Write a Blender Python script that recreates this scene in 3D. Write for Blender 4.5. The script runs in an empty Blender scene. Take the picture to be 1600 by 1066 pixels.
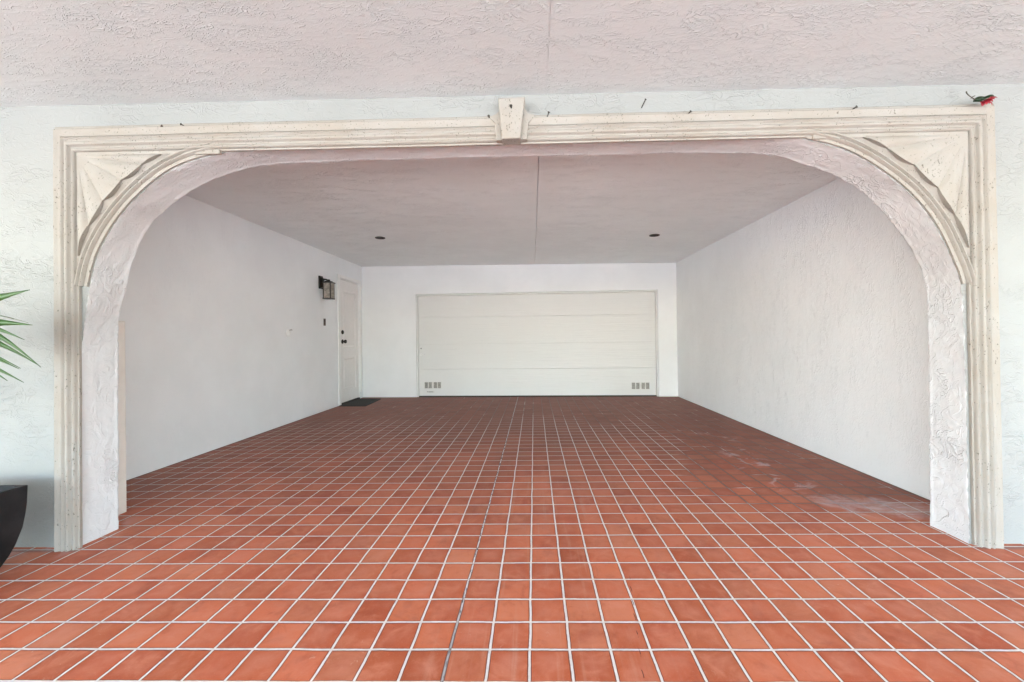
import bpy, bmesh, math, random
from mathutils import Vector, Matrix, noise as mnoise

random.seed(7)
scene = bpy.context.scene
COL = scene.collection
R = math.radians

# ------------------------------------------------------------------ camera
F, CX, CY, YAW, PIT, ROL, EYE = 650.41, 822.73, 524.29, 0.0181, 0.0047, 0.0125, 1.185
cam = bpy.data.cameras.new('camera')
cam.sensor_width = 36.0
cam.lens = F / 1600 * 36.0
cam.shift_x = (800 - CX) / 1600
cam.shift_y = (CY - 533) / 1600
cam.clip_start, cam.clip_end = 0.05, 1000
camo = bpy.data.objects.new('camera', cam)
COL.objects.link(camo)
xr = Vector((math.cos(YAW), math.sin(YAW), 0))
yd = Vector((-math.sin(YAW), math.cos(YAW), 0))
zz = Vector((0, 0, 1))
fwd = math.cos(PIT) * yd + math.sin(PIT) * zz
up0 = -math.sin(PIT) * yd + math.cos(PIT) * zz
rt = math.cos(ROL) * xr - math.sin(ROL) * up0
up = math.sin(ROL) * xr + math.cos(ROL) * up0
m = Matrix((rt, up, -fwd)).transposed().to_4x4()
m.translation = Vector((0, 0, EYE))
camo.matrix_world = m
scene.camera = camo

# ------------------------------------------------------------------ world, sun, exposure
SUN_EL, SUN_AZ = R(52), R(205)          # compass bearing of the sun (0 = +Y, clockwise)
world = bpy.data.worlds.new('World')
scene.world = world
world.use_nodes = True
wn = world.node_tree
bg = wn.nodes['Background']
sky = wn.nodes.new('ShaderNodeTexSky')
sky.sky_type = 'NISHITA'
sky.sun_disc = False
sky.sun_elevation = SUN_EL
sky.sun_rotation = SUN_AZ
sky.air_density = 1.0
sky.dust_density = 1.0
wn.links.new(sky.outputs[0], bg.inputs[0])
bg.inputs[1].default_value = 0.15
sun = bpy.data.lights.new('sun', 'SUN')
sun.energy = 4.0
sun.angle = R(0.5)
sun.color = (1.0, 0.97, 0.93)
suno = bpy.data.objects.new('sun', sun)
COL.objects.link(suno)
sd = Vector((math.sin(SUN_AZ) * math.cos(SUN_EL), math.cos(SUN_AZ) * math.cos(SUN_EL), math.sin(SUN_EL)))
suno.rotation_euler = sd.to_track_quat('Z', 'Y').to_euler()
suno.location = sd * 30
scene.view_settings.view_transform = 'Standard'
scene.view_settings.look = 'None'
scene.view_settings.exposure = 3.84
scene.view_settings.use_white_balance = True
scene.view_settings.white_balance_temperature = 6240
scene.view_settings.white_balance_tint = 6
scene.view_settings.gamma = 1.0
scene.view_settings.use_curve_mapping = False
scene.cycles.max_bounces = 16
scene.cycles.diffuse_bounces = 12
scene.cycles.glossy_bounces = 6
scene.cycles.use_denoising = True
scene.cycles.sample_clamp_indirect = 8.0

# ------------------------------------------------------------------ measurements (metres)
YW, YJ, YF = 2.3754, 2.6053, 2.322      # face and back of the arched wall, face of its stone frame
XL, XR = -3.5127, 2.7821                # inner faces of the bay's side walls
ZOUT = 2.572
YBL, YBR = 8.4535, 8.145
def yb(x):                               # back wall is not quite square to the bay
    return YBL + (x - XL) * (YBR - YBL) / (XR - XL)
def zc(x):                               # bay ceiling falls a little to the right
    return 2.670 + (x - XL) * (2.5984 - 2.670) / (XR - XL)

# ------------------------------------------------------------------ node helpers
def new_mat(name):
    mt = bpy.data.materials.new(name)
    mt.use_nodes = True
    nt = mt.node_tree
    return mt, nt, nt.nodes['Principled BSDF']

class NG:
    """small wrapper that writes node maths as python expressions"""
    def __init__(s, nt): s.nt = nt
    def n(s, t, **kw):
        nd = s.nt.nodes.new(t)
        for k, v in kw.items(): setattr(nd, k, v)
        return nd
    def put(s, sock, v):
        if isinstance(v, (int, float)): sock.default_value = v
        elif isinstance(v, (tuple, list)):
            v = tuple(v)
            if sock.type == 'RGBA' and len(v) == 3: v = v + (1,)
            sock.default_value = v
        else: s.nt.links.new(v, sock)
    def m(s, op, a, b=0.0, c=None, clamp=False):
        nd = s.n('ShaderNodeMath', operation=op, use_clamp=clamp)
        s.put(nd.inputs[0], a); s.put(nd.inputs[1], b)
        if c is not None: s.put(nd.inputs[2], c)
        return nd.outputs[0]
    def ss(s, v, lo, hi, a=0.0, b=1.0):
        nd = s.n('ShaderNodeMapRange', interpolation_type='SMOOTHSTEP')
        s.put(nd.inputs[0], v); s.put(nd.inputs[1], lo); s.put(nd.inputs[2], hi); s.put(nd.inputs[3], a); s.put(nd.inputs[4], b)
        return nd.outputs[0]
    def mix(s, f, a, b, mode='MIX'):
        nd = s.n('ShaderNodeMix', data_type='RGBA', blend_type=mode)
        s.put(nd.inputs[0], f); s.put(nd.inputs[6], a); s.put(nd.inputs[7], b)
        return nd.outputs[2]
    def coord(s, scale=(1, 1, 1), rot=(0, 0, 0), loc=(0, 0, 0)):
        tc = s.n('ShaderNodeTexCoord'); mp = s.n('ShaderNodeMapping')
        s.nt.links.new(tc.outputs['Object'], mp.inputs[0])
        mp.inputs['Scale'].default_value = scale; mp.inputs['Rotation'].default_value = rot; mp.inputs['Location'].default_value = loc
        return mp.outputs[0]
    def noise(s, vec, scale, detail=3.0, rough=0.5, dist=0.0, color=False):
        nd = s.n('ShaderNodeTexNoise')
        s.put(nd.inputs['Vector'], vec); nd.inputs['Scale'].default_value = scale
        nd.inputs['Detail'].default_value = detail; nd.inputs['Roughness'].default_value = rough; nd.inputs['Distortion'].default_value = dist
        return nd.outputs[1 if color else 0]
    def xyz(s, vec):
        nd = s.n('ShaderNodeSeparateXYZ'); s.put(nd.inputs[0], vec); return nd.outputs
    def bump(s, h, dist, strength=1.0):
        nd = s.n('ShaderNodeBump'); s.put(nd.inputs['Height'], h)
        nd.inputs['Distance'].default_value = dist; nd.inputs['Strength'].default_value = strength
        return nd.outputs[0]

def stucco(name, col, scale=(1, 1, 1), s=9.0, amp=0.006, ridge=1.0, cover=(.46, .60), rough=0.7, stain=0.05, fine=0.10, step=.12):
    mt, nt, bs = new_mat(name); g = NG(nt)
    v = g.coord(scale)
    n1 = g.noise(v, s, 2.0, .48, 1.5)
    c1 = g.m('ABSOLUTE', g.m('SUBTRACT', n1, .5))
    rid = g.ss(c1, 0.0, .050, 1.0, 0.0)
    n2 = g.noise(v, s * 1.9, 2.0, .5, 1.2)
    rid2 = g.ss(g.m('ABSOLUTE', g.m('SUBTRACT', n2, .47)), 0.0, .045, .35, 0.0)
    mask = g.ss(g.noise(v, s * .28, 3.0, .55, .8), cover[0], cover[1], .22, 1.0)
    plate = g.ss(n1, .47, .56)
    fn = g.noise(v, s * 9, 4.0, .6)
    h = g.m('ADD', g.m('MULTIPLY', g.m('MAXIMUM', rid, rid2), g.m('MULTIPLY', mask, ridge)), g.m('MULTIPLY', plate, step))
    h = g.m('ADD', h, g.m('MULTIPLY', fn, fine))
    nt.links.new(g.bump(h, amp), bs.inputs['Normal'])
    blotch = g.noise(g.coord(), 1.3, 5.0, .6)
    dark = tuple(c * (1 - stain) for c in col)
    c = g.mix(g.ss(blotch, .35, .7), dark, col)
    nt.links.new(c, bs.inputs['Base Color'])
    bs.inputs['Roughness'].default_value = rough
    bs.inputs['Specular IOR Level'].default_value = 0.35
    return mt

def plain(name, col, rough=0.5, metal=0.0, var=0.08, s=20.0, bump=0.0, spec=0.5, trans=0.0):
    mt, nt, bs = new_mat(name); g = NG(nt)
    n = g.noise(g.coord(), s, 4.0, .6)
    c = g.mix(g.ss(n, .3, .7), tuple(x * (1 - var) for x in col), tuple(min(1, x * (1 + var)) for x in col))
    nt.links.new(c, bs.inputs['Base Color'])
    bs.inputs['Roughness'].default_value = rough
    bs.inputs['Metallic'].default_value = metal
    bs.inputs['Specular IOR Level'].default_value = spec
    bs.inputs['Transmission Weight'].default_value = trans
    if bump: nt.links.new(g.bump(n, bump), bs.inputs['Normal'])
    return mt

def stone(name, col=(.325, .302, .275)):
    mt, nt, bs = new_mat(name); g = NG(nt)
    v = g.coord()
    big = g.noise(v, 3.0, 4.0, .6)
    c = g.mix(g.ss(big, .35, .68), tuple(x * y for x, y in zip(col, (.93, .90, .86))), col)
    # open pits of the cast coral stone: short, slanting voids gathered in clusters
    vp = g.coord((1.0, 1.0, .55), (0, R(28), 0))
    p = g.noise(vp, 125.0, 2.0, .55, .3)
    clus = g.ss(g.noise(v, 5.0, 3.0, .6), .40, .66, .688, .630)
    pit = g.ss(g.m('SUBTRACT', p, clus), 0.0, .035)
    fine = g.noise(v, 260.0, 3.0, .6)
    c = g.mix(g.m('MULTIPLY', pit, .85), c, (.12, .10, .08))
    c = g.mix(g.ss(fine, .55, .75, 0, .22), c, (.20, .17, .14))
    nt.links.new(c, bs.inputs['Base Color'])
    h = g.m('SUBTRACT', g.m('MULTIPLY', fine, .25), g.m('MULTIPLY', pit, 1.0))
    nt.links.new(g.bump(h, .004), bs.inputs['Normal'])
    bs.inputs['Roughness'].default_value = .8
    bs.inputs['Specular IOR Level'].default_value = .3
    return mt

def tile_mat():
    mt, nt, bs = new_mat('terracotta tile'); g = NG(nt)
    T, X0, Y0 = 0.1519, -0.0309, 1.5855
    v = g.coord(); X, Y, Z = g.xyz(v)
    wob = g.noise(v, 5.0, 2.0, .5, 0, True); wx, wy, wz = g.xyz(wob)
    wob2 = g.noise(v, 60.0, 2.0, .5, 0, True); ux, uy, uz = g.xyz(wob2)
    def off(a, w, u): return g.m('ADD', a, g.m('ADD', g.m('MULTIPLY', g.m('SUBTRACT', w, .5), .010), g.m('MULTIPLY', g.m('SUBTRACT', u, .5), .0022)))
    fx = g.m('DIVIDE', g.m('SUBTRACT', off(X, wx, ux), X0), T); fy = g.m('DIVIDE', g.m('SUBTRACT', off(Y, wy, uy), Y0), T)
    ix = g.m('FLOOR', fx); iy = g.m('FLOOR', fy)
    rx = g.m('ABSOLUTE', g.m('SUBTRACT', fx, g.m('ROUND', fx))); ry = g.m('ABSOLUTE', g.m('SUBTRACT', fy, g.m('ROUND', fy)))
    d = g.m('MULTIPLY', g.m('MINIMUM', rx, ry), T)                     # metres to the nearest joint centre
    grout = g.ss(d, .0040, .0050, 1.0, 0.0)
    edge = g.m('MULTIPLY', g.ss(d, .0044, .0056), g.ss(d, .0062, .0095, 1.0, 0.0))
    cv = g.n('ShaderNodeCombineXYZ'); g.put(cv.inputs[0], ix); g.put(cv.inputs[1], iy)
    wn_ = g.n('ShaderNodeTexWhiteNoise', noise_dimensions='3D'); nt.links.new(cv.outputs[0], wn_.inputs['Vector'])
    rnd = wn_.outputs['Value']; rcol = wn_.outputs['Color']; r1, r2, r3 = g.xyz(rcol)
    # fired clay body
    c = g.mix(rnd, (.50, .126, .055), (.575, .165, .080))
    c = g.mix(g.ss(r2, .55, 1.0, 0, .7), c, (.38, .085, .036))
    c = g.mix(g.ss(r3, .72, 1.0, 0, .5), c, (.60, .215, .125))
    tv = g.n('ShaderNodeHueSaturation'); g.put(tv.inputs['Color'], c); g.put(tv.inputs['Value'], g.m('ADD', .87, g.m('MULTIPLY', r1, .18))); g.put(tv.inputs['Hue'], g.m('ADD', .497, g.m('MULTIPLY', r3, .005)))
    c = tv.outputs['Color']
    cl = g.noise(v, 9.0, 5.0, .62, .8)
    c = g.mix(g.ss(cl, .45, .72, 0, .5), c, (.62, .235, .145))
    c = g.mix(g.ss(cl, .30, .46, .50, 0), c, (.38, .082, .034))
    ctr = g.m('MULTIPLY', g.ss(d, .008, .050), g.ss(g.noise(v, 6.0, 4.0, .6), .38, .66))
    c = g.mix(g.m('MULTIPLY', ctr, .38), c, (.60, .24, .165))
    c = g.mix(g.m('MULTIPLY', g.ss(d, .006, .020, 1, 0), g.ss(r1, .2, .9, .1, .45)), c, (.52, .115, .030))
    c = g.mix(g.ss(g.noise(v, 150.0, 3.0, .6), .56, .74, 0, .22), c, (.62, .30, .20))
    sm = g.ss(g.noise(v, 3.4, 5.0, .65, .6), .50, .70)
    c = g.mix(g.m('MULTIPLY', sm, g.ss(g.noise(v, 22.0, 3.0, .6), .3, .7, .15, .5)), c, (.27, .062, .030))
    # drag marks left by feet and tyres, along the bay
    vs = g.coord((26, 1.1, 1)); st = g.noise(vs, 1.0, 4.0, .6)
    band = g.ss(g.m('ABSOLUTE', g.m('SUBTRACT', X, .02)), .15, .62, 1.0, 0.0)
    c = g.mix(g.m('MULTIPLY', g.ss(st, .54, .72), g.m('MULTIPLY', band, .28)), c, (.60, .36, .27))
    # pale scuffs
    sc = g.noise(v, 34.0, 5.0, .7, 1.0)
    scm = g.ss(g.noise(v, 2.3, 3.0, .5), .5, .68)
    c = g.mix(g.m('MULTIPLY', g.ss(sc, .60, .75), g.m('MULTIPLY', scm, .55)), c, (.70, .45, .34))
    # grime worked into the rear of the bay
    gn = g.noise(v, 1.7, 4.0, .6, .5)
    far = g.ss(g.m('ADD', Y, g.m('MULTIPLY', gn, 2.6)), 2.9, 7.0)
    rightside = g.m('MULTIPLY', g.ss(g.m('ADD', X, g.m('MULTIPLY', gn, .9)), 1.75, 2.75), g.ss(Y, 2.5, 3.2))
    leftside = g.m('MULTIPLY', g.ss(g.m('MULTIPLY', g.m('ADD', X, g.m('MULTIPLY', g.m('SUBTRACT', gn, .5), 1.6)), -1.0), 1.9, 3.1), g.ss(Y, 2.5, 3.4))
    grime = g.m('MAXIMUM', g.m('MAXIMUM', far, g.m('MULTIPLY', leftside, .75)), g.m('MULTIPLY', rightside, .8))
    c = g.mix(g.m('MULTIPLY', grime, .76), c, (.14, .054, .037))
    # joints: pale mortar, blackened where grime has settled
    gc = g.mix(g.noise(v, 30.0, 4.0, .6), (.58, .52, .48), (.86, .82, .79))
    jn = g.noise(v, .95, 3.0, .55, .7)
    dk1 = g.ss(g.m('ADD', Y, g.m('MULTIPLY', jn, 2.4)), 6.5, 7.9)
    dk2 = g.m('MULTIPLY', g.ss(g.m('ADD', X, g.m('MULTIPLY', jn, 1.6)), 2.15, 2.5), g.ss(g.m('ADD', Y, g.m('MULTIPLY', jn, 1.2)), 3.3, 3.7))
    dkv = g.noise(v, 2.6, 3.0, .6)
    dk = g.m('MULTIPLY', g.m('MAXIMUM', dk1, dk2), g.ss(dkv, .28, .45))
    bx = g.m('MULTIPLY', g.ss(g.m('ABSOLUTE', g.m('SUBTRACT', X, .95)), .30, .5, 1, 0), g.ss(g.m('ABSOLUTE', g.m('SUBTRACT', Y, 6.2)), .4, .75, 1, 0))
    gc = g.mix(g.m('MULTIPLY', dk, .80), gc, (.075, .036, .030))
    gc = g.mix(g.m('MULTIPLY', bx, g.ss(dkv, .40, .55, 0, .9)), gc, (.045, .030, .025))
    mid = g.ss(Y, 3.0, 6.5, 0, .38)
    gc = g.mix(mid, gc, (.42, .27, .22))
    # movement joint filled with dark sealant, two tiles left of the middle
    xj = X0 - 2 * T
    cj = g.m('MULTIPLY', g.m('ABSOLUTE', g.m('SUBTRACT', off(X, wx, ux), xj)), 1.0)
    isj = g.ss(cj, .0048, .0060, 1.0, 0.0)
    sealn = g.noise(g.coord((90, 16, 1)), 1.0, 4.0, .65)
    sl = g.mix(g.ss(sealn, .40, .52), (.045, .042, .045), (.74, .70, .68))
    sl = g.mix(g.ss(Y, 1.5, 2.1, .75, 0), sl, (.25, .24, .245))
    sl = g.mix(g.ss(cj, .0030, .0040), sl, (.20, .165, .16))
    c = g.mix(g.m('MULTIPLY', edge, .80), c, (.11, .050, .042))  # joint rims: shade of the recessed grout, with dirt, painted into the colour
    c = g.mix(grout, c, gc)
    c = g.mix(isj, c, sl)
    # salt bloom beside the right jamb and spatter along the right-hand side
    en = g.noise(v, 5.0, 5.0, .65, .8)
    dx = g.m('DIVIDE', g.m('SUBTRACT', X, 2.42), .44); dy = g.m('DIVIDE', g.m('SUBTRACT', Y, g.m('ADD', 2.86, g.m('MULTIPLY', g.m('SUBTRACT', 2.42, X), .30))), .17)
    rr = g.m('SQRT', g.m('ADD', g.m('MULTIPLY', dx, dx), g.m('MULTIPLY', dy, dy)))
    salt = g.m('MULTIPLY', g.ss(g.m('ADD', rr, g.m('MULTIPLY', g.m('SUBTRACT', en, .5), 2.6)), .4, 1.35, 1, 0), g.ss(g.noise(g.coord((5, 16, 1)), 1.6, 5.0, .7), .35, .65, .18, .55))
    dx2 = g.m('DIVIDE', g.m('SUBTRACT', X, g.m('ADD', 2.0, g.m('MULTIPLY', g.m('SUBTRACT', Y, 3.6), .06))), .22)
    sp = g.m('MULTIPLY', g.m('MULTIPLY', g.ss(g.m('ABSOLUTE', dx2), .3, 1.3, 1, 0), g.m('MULTIPLY', g.ss(Y, 3.0, 3.3), g.ss(Y, 4.6, 5.4, 1, 0))), g.ss(en, .54, .66, 0, .45))
    salt2 = g.m('MULTIPLY', g.m('MULTIPLY', g.ss(g.m('MULTIPLY', X, -1.0), 2.55, 2.75), g.ss(g.m('ABSOLUTE', g.m('SUBTRACT', Y, 2.5)), .12, .35, 1, 0)), g.ss(en, .45, .6, 0, .4))
    c = g.mix(g.m('MAXIMUM', g.m('MAXIMUM', salt, sp), salt2), c, (.62, .56, .57))
    # a chain of small curved skid marks, right of the middle
    q = g.m('DIVIDE', g.m('SUBTRACT', Y, 1.43), .098); fq = g.m('FRACT', q)
    arc = g.m('MULTIPLY', g.m('POWER', g.m('SUBTRACT', fq, .25), 2.0), .035)
    ax = g.m('ABSOLUTE', g.m('SUBTRACT', g.m('SUBTRACT', X, g.m('ADD', .362, g.m('MULTIPLY', g.m('SUBTRACT', Y, 1.43), .15))), g.m('MULTIPLY', arc, -1.0)))
    am = g.m('MULTIPLY', g.m('MULTIPLY', g.ss(ax, .0010, .0024, 1, 0), g.ss(fq, .22, .28)), g.m('MULTIPLY', g.ss(fq, .62, .74, 1, 0), g.m('MULTIPLY', g.ss(Y, 1.40, 1.42), g.ss(Y, 2.0, 2.1, 1, 0))))
    c = g.mix(g.m('MULTIPLY', am, g.ss(g.noise(v, 40.0, 2.0), .38, .5, .1, .9)), c, (.07, .030, .026))
    # dirt gathered along the foot of the walls
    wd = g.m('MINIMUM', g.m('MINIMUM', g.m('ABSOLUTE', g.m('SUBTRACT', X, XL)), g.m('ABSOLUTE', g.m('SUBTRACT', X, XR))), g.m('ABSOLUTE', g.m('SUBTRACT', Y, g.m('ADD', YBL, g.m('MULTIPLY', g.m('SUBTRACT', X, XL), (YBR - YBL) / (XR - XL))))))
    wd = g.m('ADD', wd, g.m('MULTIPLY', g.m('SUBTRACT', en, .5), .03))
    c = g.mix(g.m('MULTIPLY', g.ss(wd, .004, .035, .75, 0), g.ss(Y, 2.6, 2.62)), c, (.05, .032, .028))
    fd = g.m('ADD', g.m('ABSOLUTE', g.m('SUBTRACT', YW - .045, Y)), g.m('MULTIPLY', g.m('SUBTRACT', en, .5), .03))
    c = g.mix(g.m('MULTIPLY', g.ss(fd, .0, .022, .6, 0), g.m('MAXIMUM', g.ss(X, 2.40, 2.44), g.ss(X, -2.60, -2.64))), c, (.17, .12, .11))
    # small dark scratches and specks
    vk = g.coord((1.0, .35, 1.0), (0, 0, R(12)))
    kn = g.noise(vk, 75.0, 2.0, .5, .6)
    km = g.ss(g.noise(v, 1.5, 2.0, .5), .52, .64)
    c = g.mix(g.m('MULTIPLY', g.ss(kn, .74, .78), g.m('MULTIPLY', km, .7)), c, (.05, .03, .03))
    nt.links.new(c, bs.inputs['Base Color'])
    ro = g.m('ADD', .40, g.m('MULTIPLY', cl, .22))
    ro = g.m('ADD', ro, g.m('MULTIPLY', grout, .35), clamp=True)
    nt.links.new(ro, bs.inputs['Roughness'])
    bs.inputs['Specular IOR Level'].default_value = .17
    h = g.m('SUBTRACT', g.m('MULTIPLY', cl, .25), g.m('ADD', g.m('MULTIPLY', grout, .9), g.m('MULTIPLY', edge, .35)))
    h = g.m('ADD', h, g.m('MULTIPLY', g.noise(v, 120.0, 3.0), .08))
    h = g.m('ADD', h, g.m('MULTIPLY', g.m('SUBTRACT', r2, .5), g.m('MULTIPLY', g.m('SUBTRACT', fy, iy), 1.2)))
    nt.links.new(g.bump(h, .0035), bs.inputs['Normal'])
    return mt

def garage_mat():
    mt, nt, bs = new_mat('embossed door paint'); g = NG(nt)
    v = g.coord((.5, 1, 26)); n = g.noise(v, 3.0, 3.0, .55, .3)
    v2 = g.coord((2.2, 1, 90)); n2 = g.noise(v2, 2.0, 3.0, .6)
    h = g.m('ADD', n, g.m('MULTIPLY', n2, .5))
    nt.links.new(g.bump(h, .005), bs.inputs['Normal'])
    c = g.mix(g.noise(g.coord(), .9, 4.0, .6), (.72, .71, .685), (.76, .75, .73))
    nt.links.new(c, bs.inputs['Base Color'])
    bs.inputs['Roughness'].default_value = .45
    return mt

def mat_mat():
    mt, nt, bs = new_mat('ribbed black mat'); g = NG(nt)
    X, Y, Z = g.xyz(g.coord())
    w = g.m('SINE', g.m('MULTIPLY', Y, 420.0))
    n = g.noise(g.coord(), 300.0, 3.0)
    c = g.mix(n, (.014, .013, .012), (.045, .042, .040))
    nt.links.new(c, bs.inputs['Base Color'])
    nt.links.new(g.bump(g.m('ADD', w, n), .004), bs.inputs['Normal'])
    bs.inputs['Roughness'].default_value = .85
    return mt

def leaf_mat(name, a, b):
    mt, nt, bs = new_mat(name); g = NG(nt)
    n = g.noise(g.coord(), 14.0, 4.0, .6)
    nt.links.new(g.mix(n, a, b), bs.inputs['Base Color'])
    bs.inputs['Roughness'].default_value = .42
    return mt

WHITE = (.80, .79, .775)
M = dict(
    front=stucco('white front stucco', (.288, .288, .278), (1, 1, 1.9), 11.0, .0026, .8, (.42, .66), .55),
    jamb=stucco('trowelled arch stucco', (.70, .705, .715), (1, 1.15, 1), 12.0, .0042, 1.0, (.46, .66), .36, step=.2),
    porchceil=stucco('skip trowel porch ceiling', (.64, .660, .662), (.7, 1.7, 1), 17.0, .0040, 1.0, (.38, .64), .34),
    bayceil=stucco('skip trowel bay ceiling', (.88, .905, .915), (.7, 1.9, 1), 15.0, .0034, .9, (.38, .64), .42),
    side=stucco('fine side wall stucco', (.855, .865, .875), (1, 1.6, .6), 15.0, .0024, .8, (.25, .75), .6),
    back=stucco('smooth back wall paint', (.86, .86, .86), (1, 1, 1), 10.0, .0008, .4, (.5, .7), .6),
    stone=stone('cream cast stone'),
    stone_dk=stone('shade toned cast stone', (.30, .272, .248)),  # panel behind the shells: recess shade and dirt put into a darker stone colour
    trim=plain('white trim paint', (.82, .81, .79), .4, var=.02),
    door=plain('white door paint', (.78, .75, .73), .4, var=.02),
    beige=plain('beige painted board', (.76, .72, .67), .6, var=.04, s=8, bump=.001),
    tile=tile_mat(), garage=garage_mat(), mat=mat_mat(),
    bronze=plain('dark bronze', (.022, .020, .017), .42, .6),
    black=plain('black gap', (.012, .011, .010), .8),
    rubber=plain('dark rubber', (.03, .025, .022), .8),
    pane=plain('seeded amber glass', (.30, .265, .225), .25, var=.3, s=30, bump=.002),
    vent=plain('grey vent grille', (.30, .285, .255), .5, .2, .25, 40),
    ventframe=plain('vent frame', (.70, .68, .64), .5, .0),
    iron=plain('rusty nail iron', (.040, .032, .026), .6, .4),
    brown=plain('brown switch plastic', (.085, .055, .038), .4),
    pot=plain('dark slate planter', (.017, .016, .017), .6, 0, .35, 7, .001, .25),
    soil=plain('potting soil', (.035, .024, .017), .95, 0, .4, 60, .01),
    leaf=leaf_mat('strap leaf green', (.011, .038, .006), (.040, .10, .014)),
    cane=plain('cane bark', (.17, .13, .085), .8, 0, .3, 30, .004),
    petal=leaf_mat('red silk petal', (.17, .005, .012), (.30, .010, .022)),
    sepal=leaf_mat('dark silk leaf', (.007, .020, .008), (.018, .042, .016)),
    stem=plain('dark wire stem', (.045, .035, .025), .6),
    concrete=plain('pale concrete drive', (.56, .53, .49), .8, 0, .12, 3, .002),
    grass=plain('lawn', (.06, .10, .03), .9, 0, .3, 6, .01),
    can=plain('recessed can black', (.010, .008, .008), .6),
    canrim=plain('recessed can rim', (.06, .05, .045), .5),
    grey=plain('small grey plate', (.42, .41, .39), .5),
)

# ------------------------------------------------------------------ mesh helpers
class MB:
    def __init__(s): s.v, s.f = [], []
    def add(s, vs, fs):
        o = len(s.v); s.v += [Vector(p) for p in vs]; s.f += [tuple(i + o for i in f) for f in fs]
        return s
    def box(s, x0, x1, y0, y1, z0, z1):
        return s.add([(x0, y0, z0), (x1, y0, z0), (x1, y1, z0), (x0, y1, z0), (x0, y0, z1), (x1, y0, z1), (x1, y1, z1), (x0, y1, z1)],
                     [(0, 3, 2, 1), (4, 5, 6, 7), (0, 1, 5, 4), (1, 2, 6, 5), (2, 3, 7, 6), (3, 0, 4, 7)])
    def prism_xz(s, pts, y0, y1):            # outline in x,z (counter-clockwise seen from -y)
        n = len(pts)
        vs = [(x, y0, z) for x, z in pts] + [(x, y1, z) for x, z in pts]
        fs = [tuple(range(n)), tuple(reversed(range(n, 2 * n)))] + [(i, i + n, (i + 1) % n + n, (i + 1) % n) for i in range(n)]
        return s.add(vs, fs)
    def tube(s, pts, rad, n=8, cap=True):
        pts = [Vector(p) for p in pts]
        rads = rad if isinstance(rad, (list, tuple)) else [rad] * len(pts)
        rings = []; up_ = None
        for i, p in enumerate(pts):
            t = (pts[min(i + 1, len(pts) - 1)] - pts[max(i - 1, 0)]).normalized()
            if up_ is None: up_ = t.orthogonal().normalized()
            a = (up_ - t * up_.dot(t)).normalized(); up_ = a; b = t.cross(a)
            rings.append([p + (a * math.cos(2 * math.pi * k / n) + b * math.sin(2 * math.pi * k / n)) * rads[i] for k in range(n)])
        vs = [q for r in rings for q in r]
        fs = [(i * n + k, i * n + (k + 1) % n, (i + 1) * n + (k + 1) % n, (i + 1) * n + k) for i in range(len(pts) - 1) for k in range(n)]
        if cap: fs += [tuple(reversed(range(n))), tuple(range((len(pts) - 1) * n, len(pts) * n))]
        return s.add(vs, fs)
    def lathe(s, prof, axis='z', c=(0, 0, 0), n=24):   # prof: (radius, height)
        c = Vector(c); vs = []; fs = []
        for r, h in prof:
            for k in range(n):
                a = 2 * math.pi * k / n; p = (r * math.cos(a), r * math.sin(a), h)
                if axis == 'x': p = (h, p[0], p[1])
                if axis == 'y': p = (p[0], h, p[1])
                vs.append(c + Vector(p))
        for i in range(len(prof) - 1):
            for k in range(n): fs.append((i * n + k, i * n + (k + 1) % n, (i + 1) * n + (k + 1) % n, (i + 1) * n + k))
        fs += [tuple(reversed(range(n))), tuple(range((len(prof) - 1) * n, len(prof) * n))]
        return s.add(vs, fs)
    def shear(s, f):
        for p in s.v: p.y += f(p.x)
        return s
    def build(s, name, mat, parent=None, smooth=False, bevel=0.0, angle=35):
        me = bpy.data.meshes.new(name)
        me.from_pydata([tuple(p) for p in s.v], [], s.f)
        me.update()
        bm = bmesh.new(); bm.from_mesh(me); bmesh.ops.recalc_face_normals(bm, faces=bm.faces); bm.to_mesh(me); bm.free()
        me.materials.append(mat)
        o = bpy.data.objects.new(name, me); COL.objects.link(o)
        if parent: o.parent = parent; o.matrix_parent_inverse = Matrix.Translation(-parent.location)
        if smooth:
            for p in me.polygons: p.use_smooth = True
            me.set_sharp_from_angle(angle=R(angle))
        if bevel:
            b = o.modifiers.new('bevel', 'BEVEL'); b.width = bevel; b.segments = 2; b.limit_method = 'ANGLE'; b.angle_limit = R(40)
        return o

def tag(o, label=None, cat=None, group=None, kind=None):
    if label: o['label'] = label
    if cat: o['category'] = cat
    if group: o['group'] = group
    if kind: o['kind'] = kind
    return o
def empty(name, loc, label, cat, group=None):
    o = bpy.data.objects.new(name, None); COL.objects.link(o); o.location = loc; o.empty_display_size = .1
    return tag(o, label, cat, group)

# ------------------------------------------------------------------ ground
tag(MB().box(-120, 120, -160, 60, -.4, -.06).build('lawn_ground', M['grass']), kind='structure')
tag(MB().box(-30, 30, -40, -.6, -.2, -.012).build('driveway', M['concrete']), kind='structure')  # unseen; carried in under the porch to keep the bounced light pale
tag(MB().box(-7.0, 7.0, -.6, 8.9, -.2, 0).build('tiled_floor', M['tile']), kind='structure')

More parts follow.
